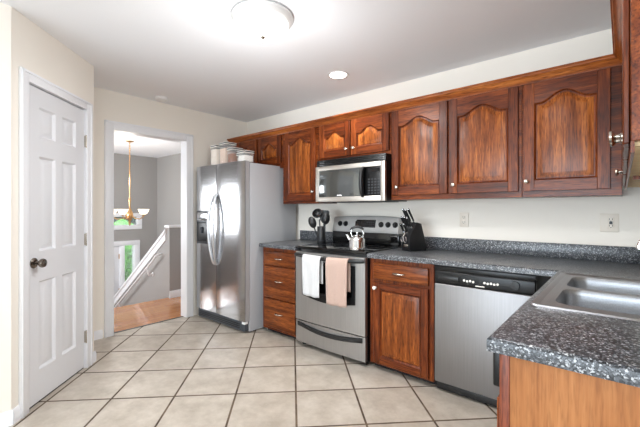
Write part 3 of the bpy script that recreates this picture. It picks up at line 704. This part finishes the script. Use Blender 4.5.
# window with an arched lower edge
wx0, wx1 = .095, RW - .095; P = [(wx0, .80), (wx0, .485)]
for i in range(1, 16): u = i / 16; P.append((wx0 + (wx1 - wx0) * u, .485 - .035 * sin(pi * u)))
P += [(wx1, .485), (wx1, .80)]
MB().prism(P, -.0165, -.008, 'y', 'black').build('window_frame', od)
P2 = [(wx0 + .03, .775), (wx0 + .03, .545)]
for i in range(1, 16): u = i / 16; P2.append((wx0 + .03 + (wx1 - wx0 - .06) * u, .545 - .04 * sin(pi * u)))
P2 += [(wx1 - .03, .545), (wx1 - .03, .775)]
MB().prism(P2, -.0175, -.0166, 'y', 'blackgloss').build('window_pane', od)
pts = []
for i in range(25):
    u = i / 24; pts.append((.012 + (RW - .024) * u, -.012 - .05 * sin(pi * u) ** .45, .845 - .010 * sin(pi * u)))
MB().tube(pts, .0155, 'blackmat', 12).build('handle', od, label='black bowed oven handle')
pts = []; L_ = []
for i in range(25):
    u = i / 24; c = sin(pi * u); x = .03 + (RW - .06) * u
    L_.append([(x, -.005, .232 - .035 * c), (x, -.010 - .026 * c ** .6, .228 - .035 * c), (x, -.010 - .028 * c ** .6, .208 - .04 * c), (x, -.005, .192 - .04 * c)])
MB().loft(L_, 'blackmat', cap0=True, cap1=True, smooth=False).build('handle', sd, label='black scooped drawer handle')
# backguard: black riser and sloped steel control panel
MB().box(.004, RW - .004, .545, .615, .9225, 1.045, 'blackgloss', .003).build('riser', t)
pan = MB()
NP = 12; LP = []
for i in range(NP + 1):
    u = 2 * i / NP - 1; x = .018 + (RW - .018) * i / NP; zt = 1.195 - .012 * u * u
    LP.append([(x, .625, 1.035), (x, .535, 1.035), (x, .528, 1.050), (x, .555, zt - .012), (x, .568, zt), (x, .625, zt)])
pan.loft(LP, 'steelpan', cap0=True, cap1=True)
cp = pan.build('control_panel', t)
tilt = -math.atan2(.027, .133)
def on_panel(x, z): return TR(x, .528 + (z - 1.05) * .027 / .133 - .0012, z, rx=R(90) + tilt)
for x in (.110, .180, .590, .664, .738):
    q = MB().lathe([(0, 0), (.027, 0), (.027, .004), (.0215, .006), (.019, .020), (.017, .022), (0, .0225)], 'black', 24, mtx=on_panel(x + .0, 1.115))
    q.box(-.003, .003, -.016, .016, .0225, .0245, 'dkgrey', 0, mtx=on_panel(x, 1.115)); q.build('knob', cp)
disp = MB().prism([(-.115, -.036), (.115, -.036), (.115, .038), (-.095, .038), (-.115, .02)], -.003, .003, 'z', 'blackgloss')
o = disp.build('display', cp); o.matrix_local = on_panel(.412, 1.120)
btn = MB()
for i in range(9):
    for j in range(3):
        if 3 <= i <= 4 and j == 2: continue
        btn.box(-.098 + i * .0235, -.084 + i * .0235, -.026 + j * .02, -.020 + j * .02, .003, .0036, 'dkgrey')
o2 = btn.build('button_legend', cp); o2.matrix_local = on_panel(.412, 1.118)

# towels hung on the oven handle
def hung(name, x0, x1, zb, zb2, label, mat):
    t0 = (x0 + x1) / 2; N = 16; prof2 = []
    def hy(x):
        u = (x - rx0 - .012) / (RW - .024); return 2.36 - .012 - .05 * sin(pi * u) ** .45, .845 - .010 * sin(pi * u)
    cols_ = []
    for i in range(N + 1):
        x = x0 + (x1 - x0) * i / N; yc, zc = hy(x); r = .0205; line = []
        def wv(z, s): return .004 * sin((x - x0) / (x1 - x0) * 13 + s + z * 5) * min(1, (zc - z) * 8)
        for k in range(10, 0, -1):
            z = zb2 + (zc - zb2) * (1 - k / 10); line.append((x, yc + r - .002 + wv(z, 2) * .3, z))
        for k in range(9): a = -k * pi / 8; line.append((x, yc + r * cos(a), zc - r * sin(a)))
        for k in range(1, 17):
            z = zc + (zb - zc) * k / 16; dx = (.010 * (k / 16) * (1 - 2 * i / N))
            line.append((x + dx * .8, yc - r - .002 + wv(z, 0) - .003, z + .003 * sin(i * .9)))
        cols_.append(line)
    b = MB(); b.loft(cols_, mat, close=False, smooth=True)
    for zz in (zb + .03, ): pass
    o = b.build(name, recalc=False); m_ = o.modifiers.new('thick', 'SOLIDIFY'); m_.thickness = .005; m_.offset = 0
    tag(o, label, 'towel'); return o
hung('dish_towel', -2.160, -1.945, .505, .62, 'white dish towel hanging from the oven handle', 'towel_white')
hung('dish_towel', -1.880, -1.668, .470, .59, 'pale pink dish towel hanging from the oven handle', 'towel_pink')

# ------------------------------------------------------------------ microwave
mx0, mx1 = -2.262, -1.500; MW = mx1 - mx0
t = thing('microwave_oven', 'over-the-range stainless microwave with black handle and keypad', 'microwave', (mx0, 2.60, 1.330))
MB().box(0, MW, .012, .385, 0, .400, 'black', .004).build('body', t)
b = MB().box(0, MW, .0, .02, .338, .400, 'black', .004)
for k in range(3): b.box(.01, MW - .01, -.003, .004, .350 + k * .016, .357 + k * .016, 'blackgloss', .001)
b.build('vent_grille', t)
b = MB()
for xa, xb, za, zb in ((.0, .038, .0, .335), (MW - .040, MW, .0, .335), (.038, MW - .04, .295, .335), (.038, MW - .04, .0, .045)): b.box(xa, xb, -.018, .012, za, zb, 'steelflat', .004)
fr = b.build('front_frame', t)
MB().box(.030, .545, -.012, .0, .040, .300, 'mwglass', .002).build('door_window', t, label='dark reflective glass door')
pts = [(.545, -.010, .285)] + [(.545, -.018 - .03 * sin(pi * i / 10) ** .5, .285 - .235 * i / 10) for i in range(0, 11)] + [(.545, -.010, .05)]
MB().tube(pts, .019, 'blackmat', 12).build('handle', t)
kp = MB().box(.575, MW - .038, -.010, .0, .040, .300, 'black', .002).build('keypad', t)
b = MB()
for i in range(4):
    for j in range(6): b.box(.592 + i * .032, .612 + i * .032, -.0115, -.0098, .060 + j * .024, .072 + j * .024, 'dkgrey', .0005)
b.build('button', kp)
MB().box(.592, .710, -.0115, -.0098, .245, .280, 'blackgloss').build('display', kp)
MB().box(.262, .315, -.0195, -.0178, .040 + .012, .062, 'white', .001).build('badge', t)
MB().box(.15, MW - .06, .05, .34, -.006, .0, 'dkgrey', .002).build('underside_filter', t)

# ------------------------------------------------------------------ dishwasher
t = thing('dishwasher', 'stainless front dishwasher with black control strip beside the peninsula', 'dishwasher', (-.994, 2.385, 0))
DWW = .612
MB().box(.004, DWW, .04, .58, .02, .868, 'black', .003).box(.02, DWW - .02, .06, .075, 0, .03, 'black').build('body', t)
MB().box(.004, DWW - .002, -.006, .038, .072, .748, 'steeldw', .006, 3).build('door', t, label='brushed stainless door')
c_ = MB().box(.002, DWW, .0, .04, .835, .868, 'black', .003).box(.002, DWW, -.004, .04, .752, .835, 'black', .008, 3).build('control_strip', t)
MB().box(.03, .17, -.012, -.003, .778, .806, 'blackmat', .004).build('latch', c_)
for i in range(9): MB().lathe([(0, 0), (.0075, 0), (.0075, .004), (0, .005)], 'plate', 12, mtx=TR(.205 + i * .019 + (.05 if i > 3 else 0), -.0042, .790 - (.003 if i % 2 else 0), rx=R(90))).build('button', c_)
MB().box(.275, .33, -.0048, -.0038, .760, .766, 'plate').build('badge', c_)
MB().lathe([(0, 0), (.026, 0), (.024, .012), (0, .013)], 'blackmat', 24, mtx=TR(.505, -.0042, .797, rx=R(90))).build('dial', c_)
MB().box(.01, .60, .02, .055, .015, .068, 'blackmat', .003).build('kick_plate', t)

# ------------------------------------------------------------------ things on range and counter
t = thing('tea_kettle', 'stainless tea kettle with ribbed body on the front right burner', 'kettle', (-1.672, 2.43, .9232), R(22))
t.scale = (.9, .9, .86)
q = MB(); n = 48; L_ = []
for r, z in ((.066, 0), (.074, .004), (.076, .02), (.076, .028), (.073, .032), (.072, .10), (.064, .116), (.045, .130), (.030, .136)):
    L_.append([(r * (1 + (.012 * cos(12 * 2 * pi * i / n) if .03 < z < .105 else 0)) * cos(2 * pi * i / n), r * (1 + (.012 * cos(12 * 2 * pi * i / n) if .03 < z < .105 else 0)) * sin(2 * pi * i / n), z) for i in range(n)])
q.loft(L_, 'chrome', cap0=True, cap1=True, smooth=True); q.build('pot', t)
MB().lathe([(.034, .134), (.032, .140), (.010, .146), (.006, .150), (.009, .156), (.011, .162), (.008, .170), (0, .172)], 'chrome').build('lid', t)
MB().tube([(-.055, 0, .085), (-.075, 0, .105), (-.092, 0, .135), (-.098, 0, .145)], [.018, .014, .010, .011], 'chrome', 14).build('spout', t)
MB().tube([(.055, 0, .12), (.062, 0, .16), (.045, 0, .205)], .006, 'chrome').build('handle_bracket', t); MB().tube([(-.045, 0, .125), (-.058, 0, .16), (-.045, 0, .205)], .006, 'chrome').build('handle_bracket', t)
MB().tube([(-.062, 0, .190), (-.045, 0, .208), (-.02, 0, .219), (.01, 0, .222), (.04, 0, .212), (.06, 0, .195)], [.008, .012, .0125, .0125, .012, .009], 'blackmat', 12).build('handle', t)

t = thing('utensil_crock', 'black cylindrical utensil holder at the back left of the range', 'utensil holder', (-2.258, 2.665, .9232))
MB().lathe([(.040, 0), (.042, .004), (.042, .165), (.040, .168), (.037, .165), (.037, .012), (0, .012)], 'blackmat', 32).lathe([(.0425, .03), (.0432, .031), (.0432, .034), (.0425, .035)], 'dkgrey', 32).build('cup', t)
def utensil(name, label, dx, dy, lx, ly, L, head, twist=0):
    o = thing(name, label, 'kitchen utensil', (-2.258 + dx, 2.665 + dy, .9232 + .016), 0, 'black utensils in the holder')
    d = Vector((lx, ly, 1)).normalized()
    MB().tube([(0, 0, 0), d * (L * .6), d * L], [.005, .006, .0065], 'blackmat', 8).build('handle', o)
    e = d * L; mt = Matrix.Translation(e) @ Vector((0, 0, 1)).rotation_difference(d).to_matrix().to_4x4() @ Matrix.Rotation(twist, 4, 'Z') @ Matrix.Scale(1.28, 4)
    q = MB()
    if head == 'ladle':
        q.lathe([(0, 0), (.020, .004), (.034, .018), (.040, .038), (.037, .038), (.031, .020), (.018, .008), (0, .004)], 'blackmat', 24, mtx=mt @ TR(0, -.012, .03, rx=R(62)))
    elif head == 'spoon':
        q.loft([[(a * cos(2 * pi * i / 20) * .030, -.002 + y, .042 + a * sin(2 * pi * i / 20) * .046) for i in range(20)] for a, y in ((1, 0), (1, .003), (.92, .003), (.6, -.007), (.1, -.010))], 'blackmat', cap0=False, cap1=True, smooth=True, mtx=mt)
        q.loft([[(a * cos(2 * pi * i / 20) * .030, -.002 + y, .042 + a * sin(2 * pi * i / 20) * .046) for i in range(20)] for a, y in ((1, 0), (.6, -.011), (.1, -.014))], 'blackmat', cap1=True, smooth=True, mtx=mt)
    else:
        q.prism([(-.012, 0), (.012, 0), (.034, .025), (.036, .09), (.024, .10), (-.024, .10), (-.036, .09), (-.034, .025)], -.002, .002, 'y', 'blackmat')
        bmesh.ops.transform(q.bm, matrix=mt, verts=q.bm.verts)
    q.build('head', o)
utensil('ladle', 'black ladle with round bowl leaning left in the holder', -.012, .004, -.10, .03, .222, 'ladle', R(20))
utensil('serving_spoon', 'black oval spoon leaning lowest left in the holder', -.016, -.014, -.24, -.26, .150, 'spoon', R(30))
utensil('spatula', 'black flat spatula upright in the holder', .004, .014, .08, .02, .185, 'turner', R(35))
utensil('slotted_spoon', 'black spoon leaning right in the holder', .018, -.006, .18, .02, .180, 'spoon', R(40))

t = thing('knife_block', 'black slanted knife block on the counter right of the range', 'knife block', (-1.325, 2.765, CT + .0005), R(-28))
t.scale = (1.12, 1.12, 1.05)
P = [(-.085, 0), (.065, 0), (.075, .055), (.028, .235), (-.055, .125), (-.10, .07)]
P = [(-.075, 0), (.070, 0), (.078, .03), (.028, .215), (-.012, .225), (-.075, .12)]
body = MB().prism(P, -.05, .05, 'x', 'blackmat', .004).build('block', t)
MB().box(-.028, .028, -.0775, -.0742, .030, .052, 'nickel', .001).build('name_plate', t)
nd = Vector((0, -.55, 1)).normalized()
kg = 'knives in the block'
Rz = Matrix.Rotation(R(-28), 3, 'Z') @ Matrix.Diagonal((1.12, 1.12, 1.05)); KO = Vector((-1.325, 2.765, CT + .0005))
for j, (x, u, L) in enumerate(((-.034, .9, .125), (-.010, .92, .115), (.028, .93, .120), (-.034, .5, .10), (-.012, .52, .10), (.012, .5, .10), (.034, .5, .095), (-.02, .12, .085), (.022, .12, .085))):
    p0 = Vector((x, -.075 + (.063) * u, .12 + .105 * u)) + nd * .010; d = nd
    o = thing('knife', ['long black-handled knife in the top row of the block, left', 'long black-handled knife in the top row of the block, middle', 'long black-handled knife in the top row of the block, right', 'steak knife at the left of the middle row of the block', 'steak knife second from left in the middle row of the block', 'steak knife second from right in the middle row of the block', 'steak knife at the right of the middle row of the block', 'small knife at the left of the lowest row of the block', 'small knife at the right of the lowest row of the block'][j], 'knife', KO + Rz @ p0, R(-28), kg)
    MB().tube([(0, 0, 0), d * .014], .009, 'chrome', 10, sx=.7).build('bolster', o)
    MB().tube([d * .014, d * (L * .5), d * L], [.0085, .0095, .0105], 'blackmat', 10, sx=.7).build('handle', o)
    MB().lathe([(0, 0), (.009, 0), (.0075, .005), (0, .006)], 'chrome', 12, mtx=Matrix.Translation(d * L) @ Vector((0, 0, 1)).rotation_difference(d).to_matrix().to_4x4()).build('cap', o)
def sring(cx, mtx, r=.017): return [(cx + r * cos(a * pi / 8), 0, r * sin(a * pi / 8) * 1.3) for a in range(17)]
o = thing('kitchen_shears', 'shears with shiny finger loops in front of the knife block', 'shears', KO + Rz @ Vector((-.004, -.0795, .100)), R(-28))
for k in (-1, 1):
    MB().tube([(k * .020 + .017 * cos(a * pi / 8), -.012, -.012 + .024 * sin(a * pi / 8)) for a in range(17)], .0042, 'chrome', 8).build('finger_loop', o)
MB().tube([(-.01, -.012, .010), (0, -.006, .03), (0, .004, .05)], .006, 'chrome', 8).build('pivot', o)

# outlets
def outlet(x, z, gang, label):
    w_ = .036 if gang == 1 else .048
    t = thing('wall_outlet', label, 'outlet', (x, 2.999, z))
    MB().box(-w_, w_, -.006, 0, -.060, .060, 'coverplate', .003).build('cover_plate', t)
    cx = 0 if gang == 1 else .008
    for dz in (-.021, .021):
        MB().box(cx - .017, cx + .017, -.009, -.005, dz - .015, dz + .015, 'coverplate', .004, 3).box(cx - .009, cx - .006, -.0095, -.0088, dz - .003, dz + .008, 'dark').box(cx + .006, cx + .009, -.0095, -.0088, dz - .003, dz + .008, 'dark').lathe([(0, 0), (.0028, 0), (.0028, .0006), (0, .0006)], 'dark', 10, mtx=TR(cx, -.009, dz - .009, rx=R(90))).build('socket', t)
    if gang == 2: MB().box(cx - .008, cx + .008, -.0098, -.006, -.009, .009, 'dkgrey', .001).build('test_button', t)
outlet(-.994, 1.172, 1, 'single white outlet on the cream wall above the dishwasher')
outlet(-.065, 1.168, 2, 'square white outlet plate with dark test button near the right corner')

# ------------------------------------------------------------------ ceiling fixtures
t = thing('flush_ceiling_light', 'large lit dome ceiling light with pewter rim', 'ceiling light', (-1.680, 1.425, H))
t.scale = (1.05, 1.05, 1.1)
MB().lathe([(.165, -.001), (.178, -.006), (.180, -.016), (.172, -.030), (.160, -.042), (.148, -.046), (.10, -.03)], 'collar', 48).build('rim', t)
MB().lathe([(.149, -.044), (.146, -.058), (.135, -.076), (.112, -.094), (.080, -.106), (.040, -.113), (0, -.115)], 'diffuser', 48).build('glass_dome', t)
MB().lathe([(0, -.128), (.006, -.127), (.012, -.120), (.016, -.1145), (0, -.113)], 'nickel', 16).build('finial', t)
spot('dome_ceiling_fill', (-1.665, 1.425, H - .62), 13, .2, (.97, .985, 1))  # invisible fill floated below the dome to lighten ceiling and walls
d_ = bpy.data.lights.new('dome_downward', 'AREA'); d_.shape = 'DISK'; d_.size = .26; d_.energy = 12; d_.color = (.97, .985, 1)
o = bpy.data.objects.new('dome_downward', d_); o.location = (-1.665, 1.425, H - .14); C.objects.link(o)
t = thing('recessed_ceiling_light', 'small lit recessed downlight near the wall cabinets', 'ceiling light', (-1.90, 2.47, H))
MB().lathe([(.072, -.002), (.092, -.004), (.098, -.001), (.098, 0)], 'white', 40, cap=False).build('trim_ring', t)
MB().lathe([(.0, -.001), (.072, -.001), (.072, -.004), (.06, -.007), (0, -.010)], 'lampdisc', 36).build('lens', t)
d_ = bpy.data.lights.new('downlight', 'SPOT'); d_.energy = 35; d_.spot_size = R(120); d_.spot_blend = .9; d_.shadow_soft_size = .06; d_.color = (1, .94, .86)
o = bpy.data.objects.new('downlight', d_); o.location = (-1.90, 2.47, H - .03); C.objects.link(o)
t = thing('recessed_ceiling_light', 'added downlight over the sink peninsula, out of view, brightening the doorway wall', 'ceiling light', (-.55, 1.15, H))
MB().lathe([(.072, -.002), (.092, -.004), (.098, -.001), (.098, 0)], 'white', 40, cap=False).build('trim_ring', t)
MB().lathe([(.0, -.001), (.072, -.001), (.072, -.004), (.06, -.007), (0, -.010)], 'lampdisc', 36).build('lens', t)
d_ = bpy.data.lights.new('fill_peninsula', 'SPOT'); d_.energy = 45; d_.spot_size = R(165); d_.spot_blend = .8; d_.shadow_soft_size = .16; d_.color = (.97, .985, 1)
o = bpy.data.objects.new('fill_peninsula', d_); o.location = (-.55, 1.15, H - .03); C.objects.link(o)  # unseen lamp and fixture added to lift the doorway wall
t = thing('smoke_detector', 'small round white smoke detector on the ceiling over the doorway', 'smoke detector', (-3.70, 1.755, H))
MB().lathe([(.058, 0), (.060, -.010), (.056, -.026), (.040, -.034), (0, -.036)], 'white', 32).build('housing', t)
MB().lathe([(0, -.0365), (.012, -.036), (.012, -.034)], 'plate', 16).build('test_button', t)
for x, y, r, lb in ((-5.72, 2.05, .13, 'larger lit disc light on the foyer ceiling, left behind the door head'), (-5.72, 2.375, .05, 'smaller lit disc light on the foyer ceiling, right behind the door head')):
    t = thing('foyer_downlight', lb, 'ceiling light', (x, y, H))
    MB().lathe([(r + .02, 0), (r + .015, -.012), (r, -.012)], 'white', 32).build('trim_ring', t); MB().lathe([(0, -.012), (r * .7, -.012), (r, -.008)], 'lampdisc', 32).build('lens', t)
spot('foyer_glow', (-6.4, 2.4, 1.75), 16, .15, (1, .95, .88))

# chandelier
t = thing('chandelier', 'brass chandelier with upturned frosted glass shades hanging in the foyer', 'chandelier', (-6.43, 2.50, H))
MB().lathe([(.065, 0), (.062, -.012), (.03, -.025), (0, -.03)], 'brass', 28).build('canopy', t)
b = MB().tube([(0, 0, -.02), (0, 0, -1.0)], .006, 'brass')
for k in range(24): z = -.03 - k * .040; b.lathe([(.003, z), (.012, z - .008), (.012, z - .024), (.003, z - .032)], 'brass', 8)
b.build('chain', t)
MB().lathe([(0, -.96), (.016, -.98), (.022, -1.02), (.014, -1.06), (.012, -1.14), (.030, -1.19), (.050, -1.24), (.055, -1.29), (.035, -1.34), (.018, -1.38), (.022, -1.41), (.010, -1.44), (0, -1.46)], 'brass', 24).build('column', t)
for k in range(5):
    a = 2 * pi * k / 5 + .5; rr = Matrix.Rotation(a, 4, 'Z')
    ar = MB().tube([(.03, 0, -1.27), (.10, 0, -1.33), (.19, 0, -1.34), (.255, 0, -1.305), (.265, 0, -1.27)], [.009, .008, .008, .008, .010], 'brass', 8, mtx=rr).lathe([(0, -1.272), (.034, -1.268), (.038, -1.262), (.0, -1.258)], 'brass', 20, mtx=rr @ TR(.265, 0, 0)).build('arm', t)
    MB().lathe([(.025, -1.262), (.045, -1.252), (.062, -1.225), (.080, -1.185), (.088, -1.170), (.084, -1.170), (.058, -1.222), (.040, -1.248), (.0, -1.256)], 'shade', 24, mtx=rr @ TR(.265, 0, 0)).build('lamp_shade', ar)
